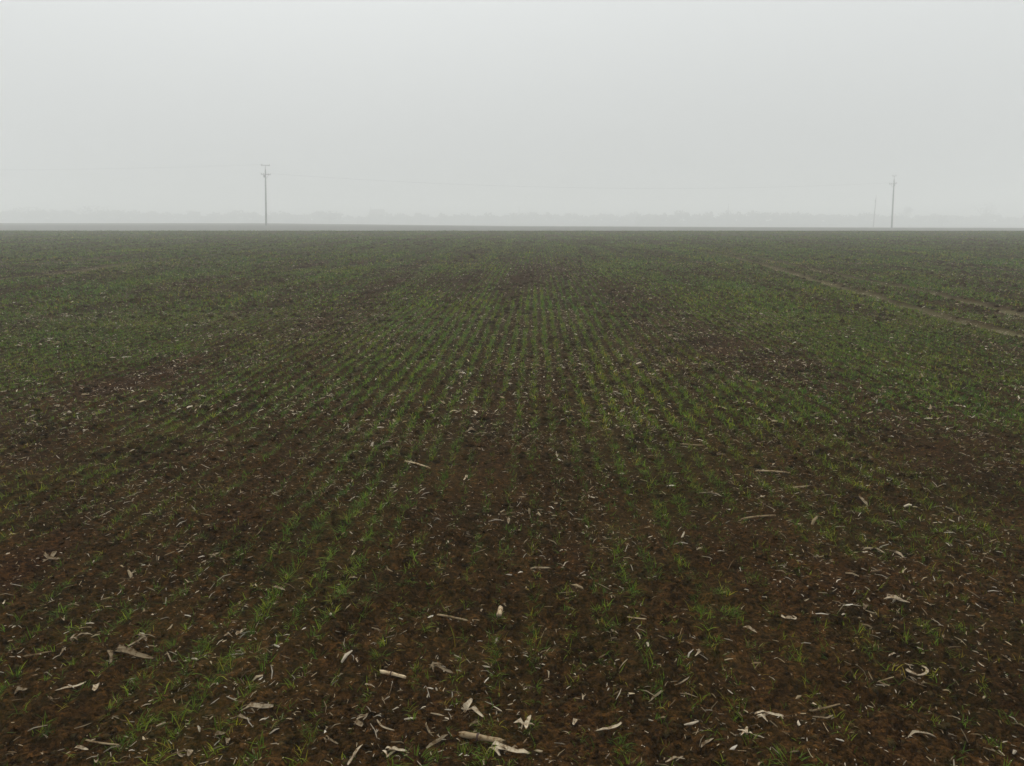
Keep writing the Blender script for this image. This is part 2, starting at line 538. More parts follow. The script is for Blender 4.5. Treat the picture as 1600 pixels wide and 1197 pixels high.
def pole_point(pole, xx, yy, zz):
    from mathutils import Euler
    return Vector(pole.location) + Euler(pole.rotation_euler).to_matrix() @ Vector((xx, yy, zz))


def wire(p, q, sag, label, rad=.008):
    pts = []
    for i in range(29):
        t = i / 28
        w = p.lerp(q, t); w.z -= sag * 4 * t * (1 - t)
        pts.append((tuple(w), rad))
    v, f = tube(pts, 5)
    link('overhead_wire', mesh_from('overhead_wire', np.array([tuple(a) for a in v]), f), M_WIRE, label=label, cat='cable', group='wires of the power line')


LOW = [(-.93, 'front'), (.93, 'rear')]
for k, nm in ((-.93, 'nearer'), (.93, 'farther')):
    wire(pole_point(pole_a, 1.6 * k, .35, ha * .855 + .3), pole_point(pole_b, 2.3 * k, .35, hb * .855 + .3), 3.4,
         'thin sagging wire between the two tall poles, %s of the pair on the lower crossarms' % nm)
far_l = Vector((-300, 240, 0))
for k, nm in ((-.9, 'nearer'), (.9, 'farther')):
    e = far_l + Vector((.2 * k, 1.0 * k, 21.0))
    wire(pole_point(pole_a, 1.45 * k, 0, ha + .3), e, 2.6, 'thin wire running off the left edge from the top bar of the pole, %s one' % nm)

# ------------------------------------------------------------------ trees and a house in the fog
def crown_mesh(seed, h, w, n=520, leaf=.5, bare=False):
    r = np.random.default_rng(seed)
    k = 7 + int(r.integers(0, 4))
    cen = np.stack([r.normal(0, w * .28, k), r.normal(0, w * .22, k), h * (.48 + .34 * r.random(k))], 1)
    cen[0] = (0, 0, h * .82)
    rad = w * (.20 + .16 * r.random(k))
    which = r.integers(0, k, n)
    d = r.normal(0, 1, (n, 3)); d /= np.linalg.norm(d, axis=1)[:, None]
    p = cen[which] + d * (rad[which] * r.random(n) ** .4)[:, None] * np.array([1, 1, .85])
    p[:, 2] = np.clip(p[:, 2], h * .14, h)
    a = r.normal(0, 1, (n, 3)); a /= np.linalg.norm(a, axis=1)[:, None]
    b = np.cross(a, r.normal(0, 1, (n, 3))); b /= np.linalg.norm(b, axis=1)[:, None]
    s = leaf * (.5 + r.random(n))[:, None]
    v = np.stack([p - a * s, p + b * s * .7, p + a * s, p - b * s * .7], 1).reshape(-1, 3)
    return v, np.arange(n * 4).reshape(n, 4), cen


def trunk_mesh(h, cen, r0):
    v, f = tube([((0, 0, -.5), r0 * 1.25), ((0.05, 0, h * .2), r0), ((0, .05, h * .5), r0 * .7), ((0, 0, h * .8), r0 * .25)], 7)
    v = [tuple(p) for p in v]; f = list(f)
    for c in cen:
        a = (0, 0, max(h * .16, c[2] * .55))
        vv, ff = tube([(a, r0 * .45), (tuple(np.array(a) * .5 + np.array(c) * .5 + np.array((0, 0, -.1 * h))), r0 * .3), (tuple(c), r0 * .1)], 5)
        o = len(v)
        v += [tuple(p) for p in vv]; f += [tuple(i + o for i in q) for q in ff]
    return v, f


def gz(x, y):
    return float(ground_z(np.array([x]), np.array([y]))[0])


def az_x(px, dist):
    return (px - CX) / F_PX * (dist * math.cos(PITCH) + EYE * math.sin(PITCH))


def lone_tree(px, top_py, dist, wpx, seed, label, n=420):
    x = az_x(px, dist); z = gz(x, dist)
    h = EYE + up_slope(top_py) * dist - z
    w = wpx / F_PX * dist
    root = link('tree', None, loc=(x, dist, z), label=label, cat='tree')
    v, f, cen = crown_mesh(seed, h, w, n, .6)
    part('trunk', trunk_mesh(h, cen, .05 * w + .1), M_BARK, root, True)
    link('crown', mesh_from('crown', v, f), M_TWIG, root)


lone_tree(1415, 321, 820, 20, 1, 'tall narrow fogged tree just right of the leaning utility pole')
lone_tree(1539, 313, 820, 30, 2, 'tall spreading fogged tree near the right edge of the far field')
lone_tree(1472, 337, 720, 26, 3, 'low round fogged tree between the two taller ones')
lone_tree(143, 322, 770, 40, 4, 'tallest fogged tree in the far line near the left edge', 500)
lone_tree(40, 324, 770, 36, 5, 'broad fogged tree closest to the left edge', 500)
lone_tree(515, 330, 760, 22, 6, 'fogged tree ending the tree line to the right of the nearest pole')

# woods: the far line reads as one mass
def wood(name, label, spans, seed, dist):
    r = np.random.default_rng(seed)
    V, Fq, o = [], [], 0
    for (p0, p1, top, dd) in spans:
        px = p0
        while px < p1:
            d = dd + r.uniform(-12, 12)
            x = az_x(px, d); z = gz(x, d)
            h = max(4.0, EYE + up_slope(top + r.choice((-2.5, 0, 1.5, 4.0)) + r.uniform(-1.5, 2.0)) * d - z)
            w = r.uniform(.7, 1.2) * h
            v, f, cen = crown_mesh(int(r.integers(1e6)), h, w, 330, 1.3)
            v = v + np.array([x, d, z])
            low = r.random(len(f)) < .55      # undergrowth closes the gap under the crowns
            v.reshape(-1, 4, 3)[low, :, 2] -= (v.reshape(-1, 4, 3)[low, :, 2].mean(1) - z - r.uniform(0, .35 * h, low.sum()))[:, None]
            V.append(v); Fq.append(f + o); o += len(v)
            px += max(6, w / d * F_PX * .55) * r.uniform(.6, 1.2)
    link(name, mesh_from(name, np.concatenate(V), np.concatenate(Fq)), M_TWIG, label=label, cat='wood', kind='stuff')


wood('distant_wood', 'long low mass of trees fading into fog along the horizon, left and centre',
     [(-90, 60, 330, 790), (60, 240, 331, 800), (240, 530, 333, 810), (540, 690, 336, 860), (690, 1000, 335, 830)], 8, 350)
wood('distant_wood', 'darker block of trees in fog behind the right half of the field',
     [(1002, 1250, 333, 740), (1250, 1380, 334, 750), (1380, 1720, 338, 790)], 9, 300)


def farmhouse(px, dist, wpx, top_py, chim_py, label):
    x = az_x(px, dist); z = gz(x, dist)
    W = wpx / F_PX * dist; D = 7.0
    H = EYE + up_slope(top_py) * dist - z
    e = H * .62
    root = link('farmhouse', None, loc=(x, dist, z), label=label, cat='house')
    part('wall', box(-W / 2, W / 2, -D / 2, D / 2, -.4, e), M_PLASTER, root)
    o = .35
    v = [(-W / 2 - o, -D / 2 - o, e + .01), (W / 2 + o, -D / 2 - o, e + .01), (W / 2 + o, D / 2 + o, e + .01), (-W / 2 - o, D / 2 + o, e + .01), (-W / 2 + .8, 0, H), (W / 2 - .8, 0, H)]
    roof = part('roof', (v, [(0, 1, 5, 4), (2, 3, 4, 5), (1, 2, 5), (3, 0, 4), (3, 2, 1, 0)]), M_ROOF, root)
    ch = EYE + up_slope(chim_py) * dist - z
    part('chimney', box(-W * .42, -W * .42 + .9, -.5, .4, e + .2, ch), M_PLASTER, roof)
    for k in range(3):
        xx = -W * .36 + k * W * .3
        w = part('window', box(xx, xx + 1.1, -D / 2 - .06, -D / 2 + .05, e * .35, e * .75), M_PLASTER, root)
        part('pane', box(xx + .1, xx + 1.0, -D / 2 - .08, -D / 2 - .03, e * .35 + .1, e * .75 - .1), M_PANE, w)
    part('door', box(W * .36, W * .36 + 1, -D / 2 - .05, -D / 2 + .05, 0, 2.1), M_BARK, root)


farmhouse(590, 900, 24, 327, 321, 'grey fogged house with a chimney on the horizon, right of the nearest pole')

# ------------------------------------------------------------------ haze
hv, hf = box(-1120, 1120, -60, 1340, -14, 27)
haze_m = bpy.data.materials.new('haze')
haze_m.use_nodes = True
hn = haze_m.node_tree
hn.nodes.clear()
ho = hn.nodes.new('ShaderNodeOutputMaterial'); hp = hn.nodes.new('ShaderNodeVolumePrincipled')
hp.inputs['Color'].default_value = (.97, .985, .98, 1)
hp.inputs['Density'].default_value = HAZE_DENSITY
hp.inputs['Anisotropy'].default_value = 0.0
hn.links.new(hp.outputs[0], ho.inputs['Volume'])
haze = link('haze', mesh_from('haze', np.array(hv), hf), haze_m, kind='stuff')
haze['label'] = 'pale grey fog filling the air over the field'

# ------------------------------------------------------------------ young wheat
GREENS = np.array([(.050, .104, .007), (.074, .128, .008), (.106, .150, .010), (.140, .152, .012), (.054, .100, .010), (.18, .150, .022)])


def blades(P, az, Ln, wd, t0, curl, n, colr):
    """P (N,3) -> verts, tris-as-quads/tris, colours; n segments per blade"""
    N = len(P)
    pts = [P]
    for k in range(n):
        th = t0 + curl * (k + .5) / n
        step = np.stack([np.sin(th) * np.cos(az), np.sin(th) * np.sin(az), np.cos(th)], 1) * (Ln / n)[:, None]
        pts.append(pts[-1] + step)
    side = np.stack([-np.sin(az), np.cos(az), np.zeros(N)], 1)
    V, C = [], []
    for k in range(n):
        w = (wd * (1 - (k / n) ** 1.6) * .5)[:, None]
        V += [pts[k] - side * w, pts[k] + side * w]
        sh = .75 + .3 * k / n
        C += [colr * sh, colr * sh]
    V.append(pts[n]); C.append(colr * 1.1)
    m = 2 * n + 1
    V = np.stack(V, 1).reshape(-1, 3); C = np.stack(C, 1).reshape(-1, 3)
    T = []
    for k in range(n - 1):
        T += [(2 * k, 2 * k + 1, 2 * k + 3), (2 * k, 2 * k + 3, 2 * k + 2)]
    T.append((2 * n - 2, 2 * n - 1, 2 * n))
    T = (np.arange(N) * m)[:, None, None] + np.array(T)[None]
    return V, T.reshape(-1, 3), C


def rand_green(r, n, yellow=.0):
    i = r.choice(len(GREENS), n, p=[.24, .26, .20, .10, .16, .04])
    return GREENS[i] * (.75 + .5 * r.random(n))[:, None]


def plants(y0, y1, per_m2, nb, seg, Lr, wr, seed, margin=.76):
    r = np.random.default_rng(seed)
    area_w = margin * y1 + 1.0
    n = int((y1 - y0) * 2 * area_w * per_m2)
    v = r.uniform(y0, y1, n)
    u = r.uniform(-area_w, area_w, n)
    ok = np.abs(u) < margin * v + .9
    u, v = u[ok], v[ok]
    row = np.round(u / ROW_GAP)
    u = row * ROW_GAP + r.normal(0, .018, len(u)) + .02 * perlin(row * 3.7, v / 1.4, 61)
    x, y = row_xy(u, v)
    g = growth(x, y)
    keep = r.random(len(x)) < np.clip((g - .06) * 1.25, .02, 1)
    x, y, g = x[keep], y[keep], g[keep]
    z = ground_z(x, y)
    P = np.repeat(np.stack([x, y, z - .004], 1), nb, 0)
    N = len(P)
    P[:, :2] += r.normal(0, .007, (N, 2))
    col = rand_green(r, len(x))
    # slow drift between bluish and yellowish growth across the field
    t = np.clip(.5 + .9 * perlin(x / 3, y / 3, 66), 0, 1)[:, None]
    col = col * (np.array([.90, .98, 1.0]) * (1 - t) + np.array([1.25, 1.02, .80]) * t)
    col = np.repeat(col * (.55 + .9 * r.random(len(x)))[:, None], nb, 0) * (.75 + .5 * r.random(N))[:, None]
    col = col * np.repeat(.70 + .55 * g, nb)[:, None]
    size = np.repeat((.65 + .55 * g) * r.uniform(.7, 1.25, len(g)), nb)
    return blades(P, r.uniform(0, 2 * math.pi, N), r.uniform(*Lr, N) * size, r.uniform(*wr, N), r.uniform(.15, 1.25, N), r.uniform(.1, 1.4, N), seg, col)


WV, WT, WC, off = [], [], [], 0
for a in ((1.2, 6, 520, 4, 3, (.022, .062), (.0024, .0044), 101),
          (6, 14, 470, 4, 2, (.030, .066), (.0046, .0080), 102),
          (14, 28, 205, 3, 1, (.045, .085), (.015, .025), 103),
          (28, 50, 66, 3, 1, (.07, .11), (.030, .048), 104),
          (50, 98, 16, 3, 1, (.10, .16), (.06, .10), 105)):
    v_, t_, c_ = plants(*a)
    WV.append(v_); WT.append(t_ + off); WC.append(c_); off += len(v_)
wheat = link('young_wheat', mesh_from('young_wheat', np.concatenate(WV), np.concatenate(WT), np.concatenate(WC)), M_WHEAT, kind='stuff')
wheat['label'] = 'thin green drill rows of young wheat over the whole field'
n_wheat = sum(len(t) for t in WT)

LANDMARKS = [(752, 1146, 'stalk with a dark node'), (798, 1164, 'pale forked husk'), (738, 1104, 'folded three-cornered husk'), (824, 1126, 'star-shaped husk'),
             (954, 1124, 'curved husk with raised tip'), (614, 1053, 'short tan stalk'), (707, 972, 'bent thin stick'), (838, 1010, 'round lone wheat tuft'),
             (1066, 1059, 'arched bright husk'), (1168, 1140, 'torn three-pointed husk'), (1055, 1177, 'broad leaf at the bottom edge'), (1128, 955, 'thick wheat clump'),
             (1290, 1105, 'straw with a knobbed end'), (1436, 1066, 'open husk ring'), (1438, 1158, 'wide shallow husk curl'), (1400, 947, 'long yellowish leaf'),
             (1234, 968, 'arched stem loop'), (60, 1031, 'straight tan straw'), (205, 1026, 'long forked husk'), (112, 1078, 'arched pale husk'),
             (33, 1082, 'white curled scrap'), (160, 1162, 'short horizontal stalk'), (126, 992, 'bundle of husk strips'), (377, 978, 'bright white chip'),
             (390, 1108, 'two stacked dry leaves'), (436, 918, 'small tan leaf'), (572, 1110, 'flat ragged leaf'), (555, 1176, 'broad bleached husk'),
             (552, 905, 'pale square chip'), (1185, 806, 'long level straw'), (1110, 771, 'pale leaf piece'), (728, 739, 'leaf standing in the rows'),
             (1082, 692, 'straw by the bare strip'), (845, 884, 'flat tan leaf'), (78, 874, 'branching pale scrap'), (333, 875, 'small torn husk'),
             (1208, 732, 'straw among wheat'), (1370, 858, 'pale leaf before the green patch'), (781, 961, 'pale upright stub'), (995, 967, 'slanting pale straw')]


def beside(px, py):
    d = [((px - a) ** 2 + (1.6 * (py - b)) ** 2, a, b, n) for a, b, n in LANDMARKS]
    q, a, b, n = min(d)
    q = math.sqrt(q)
    ex, ey = px - a, 1.6 * (py - b)
    how = ('right of' if ex > 0 else 'left of') if abs(ex) > abs(ey) else ('in front of' if ey > 0 else 'behind')
    far = 'just ' if q < 55 else '' if q < 120 else 'well '
    return far + how + ' the ' + n


# tufts one can pick out in front
def tuft_mesh(seed, nb, spread, Lm):
    r = np.random.default_rng(seed)
    az = r.uniform(0, 2 * math.pi, nb)
    rr = spread * 1.5 * np.sqrt(r.random(nb))
    P = np.stack([rr * np.cos(az), rr * np.sin(az), np.full(nb, -.006)], 1)
    col = np.repeat(rand_green(r, 1), nb, 0) * .5 + rand_green(r, nb) * .5
    dry = r.random(nb) < .10
    col[dry] = np.array((.22, .17, .07)) * (.6 + .6 * r.random((dry.sum(), 1)))
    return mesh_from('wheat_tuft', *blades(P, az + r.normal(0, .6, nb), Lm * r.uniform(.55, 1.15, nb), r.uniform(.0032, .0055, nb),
                                           r.uniform(.25, 1.05, nb), r.uniform(.4, 1.5, nb), 4, col))


TUFTS = [tuft_mesh(200 + k, nb, sp, lm) for k, (nb, sp, lm) in enumerate(((46, .05, .085), (30, .035, .08), (22, .03, .075), (14, .02, .08), (9, .014, .085), (34, .045, .07)))]
for me_ in TUFTS:
    me_.materials.append(M_WHEAT)


def tuft(px, py, k, scale, label, group=None):
    x, y = to_ground(px, py)
    o = link('wheat_tuft', TUFTS[k], None, None, (x, y, gz(x, y)), (0, 0, random.uniform(0, 6.28)), label, 'wheat plant', group)
    o.scale = (scale * .62, scale * .62, scale * random.uniform(.40, .6))


for a in ((838, 1010, 0, 1.05, 'round dense green wheat tuft standing alone on bare soil near the bottom centre'),
          (1236, 1190, 0, 1.0, 'dense green wheat tuft at the bottom edge, right of centre'),
          (728, 1176, 0, .8, 'dark green wheat tuft right under the pale stalk with a dark node'),
          (652, 1188, 0, 1.0, 'broad wheat tuft at the bottom edge left of the pale stalk with a dark node'),
          (790, 1192, 1, .8, 'loose wheat tuft beneath the forked husk at the bottom centre'),
          (755, 1122, 1, .9, 'wheat tuft just behind the pale stalk with a dark node'),
          (1128, 955, 0, 1.1, 'thick wheat clump closing the long green strip, front end'),
          (1110, 925, 5, 1.0, 'wheat clump just behind the thick clump of the long green strip'),
          (945, 1018, 2, .9, 'small wheat tuft right of the round tuft on bare soil'),
          (985, 1188, 1, 1.0, 'wheat tuft at the bottom edge right of the centre'),
          (270, 1108, 5, 1.15, 'broad wheat patch left of the two stacked dry leaves'),
          (180, 1170, 0, 1.0, 'wheat tuft at the end of the short horizontal stalk, bottom left corner'),
          (395, 1010, 1, 1.1, 'upright wheat tuft above the two stacked dry leaves'),
          (380, 1060, 5, 1.1, 'dark green wheat tuft directly behind the two stacked dry leaves'),
          (255, 1028, 5, .9, 'wheat tuft touching the end of the long forked husk on the left'),
          (185, 940, 5, 1.2, 'wide wheat patch along the left side, behind the long forked husk'),
          (652, 955, 2, 1.0, 'wheat tuft left of the bent thin stick'),
          (700, 960, 3, 1.1, 'thin upright wheat tuft right behind the bent thin stick')):
    tuft(*a)
tr = np.random.default_rng(77)
cnt = 0
for _ in range(6000):
    px, py = tr.uniform(-20, 1620), 700 + 500 * tr.random() ** .7
    x, y = to_ground(px, py)
    u, v = row_uv(x, y); u = round(u / ROW_GAP) * ROW_GAP
    x, y = row_xy(u + tr.normal(0, .012), v)
    if tr.random() < max(0, float(growth(np.array(x), np.array(y))) - .30) * 1.1:
        o = link('wheat_tuft', TUFTS[int(tr.integers(2, 5))], None, None, (x, y, gz(x, y)), (0, 0, tr.uniform(0, 6.28)),
                 'small wheat tuft ' + beside(*[float(w) for w in to_pixel(x, y, gz(x, y))]), 'wheat plant', 'small wheat tufts in front')
        o.scale = (tr.uniform(.4, .75), tr.uniform(.4, .75), tr.uniform(.35, .75))
        cnt += 1
        if cnt >= 170:
            break

# ------------------------------------------------------------------ corn residue
def strip(L_, W_, bend=.0, arch=.02, cup=.3, twist=.5, taper=(.35, .1), nu=6, jag=.0, seed=0, thick=.0011):
    """a curled piece of husk or leaf, a closed shell along x, centre at the origin"""
    r = random.Random(seed)
    nv = 2
    top, bot = [], []
    ph = r.uniform(0, 6.28)
    for i in range(nu + 1):
        t = i / nu
        x = (t - .5) * L_
        yo = bend * L_ * (4 * (t - .5) ** 2 - .5) + jag * L_ * math.sin(ph + 5 * t)
        zo = arch * (1 - (2 * t - 1) ** 2) + .12 * W_ * math.sin(ph + 7 * t)
        e = min(1, taper[0] + (1 - taper[0]) * math.sin(min(t / .35, 1) * 1.57)) if t < .5 else max(taper[1], math.cos((t - .5) / .5 * 1.45) ** .7)
        w = W_ * e * (1 + .18 * math.sin(ph + 9 * t)) * r.uniform(.72, 1.15)
        a = twist * (t - .5) + .25 * math.sin(ph + 4 * t)
        for j in range(nv + 1):
            s = (j / nv - .5) * w
            zc = cup * (abs(s) ** 2) / max(W_, 1e-4) * 4
            q = (x + r.uniform(-.03, .03) * L_ * .5, yo + s * math.cos(a), zo + s * math.sin(a) + zc + .002)
            top.append(q); bot.append((q[0], q[1], q[2] - thick))
    v = top + bot
    o = len(top); m = nv + 1
    f = []
    for i in range(nu):
        for j in range(nv):
            a, b, c, d = i * m + j, i * m + j + 1, (i + 1) * m + j + 1, (i + 1) * m + j
            f += [(a, d, c, b), (a + o, b + o, c + o, d + o)]
    rim = [i * m for i in range(nu + 1)] + [nu * m + j for j in range(1, nv + 1)] + [i * m + nv for i in range(nu - 1, -1, -1)] + [j for j in range(nv - 1, 0, -1)]
    for a, b in zip(rim, rim[1:] + rim[:1]):
        f.append((a, b, b + o, a + o))
    return v, f


def xf(vf, rz=0, ry=0, move=(0, 0, 0), rx=0):
    from mathutils import Euler
    M = Euler((rx, ry, rz)).to_matrix()
    return [tuple(M @ Vector(p) + Vector(move)) for p in vf[0]], vf[1]


def join(*parts):
    v, f = [], []
    for pv, pf in parts:
        o = len(v)
        v += list(pv); f += [tuple(i + o for i in q) for q in pf]
    return v, f


def stalk(L_, r0, seed=0, curve=.0, nodes=(.33,), sides=8):
    r = random.Random(seed)
    rings = []
    ts = sorted({0, .04, .5, .96, 1} | {n + d for n in nodes for d in (-.04, 0, .04)} | {.2, .8})
    for t in ts:
        rad = r0 * (1 - .15 * t) * (1 + .04 * r.uniform(-1, 1))
        if any(abs(t - n) < .01 for n in nodes):
            rad *= 1.22
        if t in (0, 1):
            rad *= .72
        rings.append((((t - .5) * L_, curve * L_ * (1 - (2 * t - 1) ** 2), r0 * .8 + .3 * r0 * math.sin(3 * t)), rad))
    v, f = tube(rings, sides)
    v = [(p[0] + r.uniform(-.12, .12) * r0, p[1] + r.uniform(-.12, .12) * r0, p[2] + r.uniform(-.12, .12) * r0) for p in v]
    # splintered ends
    for k in range(sides):
        v[k] = (v[k][0] - r.uniform(0, 1.4) * r0, v[k][1], v[k][2])
        q = len(v) - sides + k
        v[q] = (v[q][0] + r.uniform(0, 1.6) * r0, v[q][1], v[q][2])
    return v, f


def shape(kind, L_, seed):
    r = random.Random(seed)
    if kind == 'leaf':
        a = strip(L_, L_ * r.uniform(.13, .20), r.uniform(-.06, .06), L_ * .05, .4, r.uniform(-.9, .9), seed=seed)
        l2 = L_ * r.uniform(.35, .6)
        b = xf(strip(l2, l2 * r.uniform(.10, .18), r.uniform(-.1, .1), l2 * .08, .4, r.uniform(-1, 1), (.6, .15), 4, seed=seed + 5), R(r.uniform(-28, 28)) + (math.pi if r.random() < .5 else 0), -.15, (r.uniform(-.2, .25) * L_, r.uniform(-.05, .05) * L_, .004))
        return join(a, b)
    if kind == 'scrap':
        return strip(L_, L_ * r.uniform(.35, .5), r.uniform(-.06, .06), L_ * .07, .5, r.uniform(-.7, .7), (.55, .3), 5, seed=seed)
    if kind == 'fork':
        a = strip(L_, L_ * .17, .05, L_ * .07, .5, .5, (.6, .12), seed=seed)
        b = xf(strip(L_ * .55, L_ * .12, -.1, L_ * .06, .4, -.6, (.5, .15), seed=seed + 1), R(r.choice((-1, 1)) * r.uniform(28, 50)), -.25, (-L_ * .30, L_ * .08, .006))
        c = xf(strip(L_ * .42, L_ * .10, .1, L_ * .05, .4, .7, (.5, .2), seed=seed + 2), R(r.uniform(130, 160)), -.2, (-L_ * .42, -L_ * .10, .004))
        return join(a, b, c)
    if kind == 'star':
        ps = []
        for k in range(4):
            an = k * 1.7 + r.uniform(-.4, .4); l = L_ * r.uniform(.4, .62)
            ps.append(xf(strip(l, l * .34, 0, l * .1, .4, r.uniform(-.8, .8), (.7, .12), 5, seed=seed + k), an, -.35, (math.cos(an) * l * .42, math.sin(an) * l * .42, .012)))
        return join(*ps)
    if kind == 'fold':
        a = strip(L_, L_ * .30, .0, L_ * .05, .5, .4, (.5, .2), seed=seed)
        b = xf(strip(L_ * .62, L_ * .30, .1, L_ * .06, .5, .5, (.6, .3), seed=seed + 1), R(70), -.9, (-L_ * .22, L_ * .06, L_ * .22))
        return join(a, b)
    if kind == 'hook':
        return strip(L_ * 1.25, L_ * .13, .22, L_ * .08, .5, .5, (.5, .25), 8, seed=seed)
    if kind == 'ring':
        v, f = strip(L_ * 1.5, L_ * .17, .0, L_ * .04, .5, .6, (.6, .4), 10, seed=seed)
        out = []
        for (x, y_, z_) in v:
            an = x / (L_ * 1.5) * 4.3
            q = L_ * .42 + y_
            out.append((q * math.sin(an), L_ * .25 - q * math.cos(an), z_))
        return out, f
    if kind == 'stick':
        return stalk(L_, max(.0022, L_ * .03), seed, r.uniform(-.06, .06), (), 6)
    if kind == 'cobbit':
        return stalk(L_, L_ * .22, seed, 0, (), 7)
    return stalk(L_, L_ * .075, seed, .0, (.42,))


def place(kind, px, py, lpx, ang, label, name=None, tilt=0.0, roll=0.0, cat=None, group=None, seed=None, lift=.004):
    seed = seed if seed is not None else int(px * 7 + py)
    ca, sa = math.cos(R(ang)), math.sin(R(ang))
    if tilt:
        x, y = to_ground(px, py)
        d = math.sqrt(x * x + y * y + EYE * EYE)
        Lw = lpx / F_PX * d * 1.1; az = R(random.uniform(-30, 30))
    else:
        x0, y0 = to_ground(px - ca * lpx / 2, min(py - sa * lpx / 2, 1260)); x1, y1 = to_ground(px + ca * lpx / 2, py + sa * lpx / 2)
        x, y = (x0 + x1) / 2, (y0 + y1) / 2
        Lw = math.hypot(x1 - x0, y1 - y0); az = math.atan2(y1 - y0, x1 - x0)
        Lw = min(Lw, lpx / F_PX * math.sqrt(x * x + y * y + EYE * EYE) * 1.1)
    nm, mat = {'stalk': ('corn_stalk_piece', M_STALK), 'stick': ('thin_straw', M_STALK), 'leaf': ('dry_corn_leaf', M_HUSK), 'hook': ('curled_corn_leaf', M_HUSK),
               'ring': ('curled_corn_leaf', M_HUSK), 'cobbit': ('corn_cob_piece', M_STALK)}.get(kind, ('corn_husk_piece', M_HUSK))
    vf = shape(kind, Lw, seed)
    # rest on the crumbs under both ends
    hx, hy = math.cos(az) * Lw * .4, math.sin(az) * Lw * .4
    z = max(gz(x, y), .5 * (gz(x + hx, y + hy) + gz(x - hx, y - hy))) + lift
    slope = math.atan2(gz(x - hx, y - hy) - gz(x + hx, y + hy), Lw * .8) * .7
    me = mesh_from(nm, np.array([tuple(p) for p in vf[0]]), vf[1], None, True)
    if tilt:
        z += Lw * .42 * math.sin(tilt)
        slope = -tilt
    o = link(nm, me, mat, None, (x, y, z), (roll, slope, az), label, cat or {'stalk': 'corn stalk', 'stick': 'straw', 'cobbit': 'corn cob'}.get(kind, 'corn husk' if 'husk' in nm else 'dry leaf'), group)
    if kind == 'stalk':
        r0 = Lw * .075
        t = .42
        nv, nf = tube([((-.026 * Lw + (t - .5) * Lw, 0, r0 * 1.0), r0 * 1.24), (((t - .5) * Lw, 0, r0 * 1.0), r0 * 1.40), ((.026 * Lw + (t - .5) * Lw, 0, r0 * 1.0), r0 * 1.24)], 9)
        part('node', (nv, nf), M_NODE, o, True)
    return o


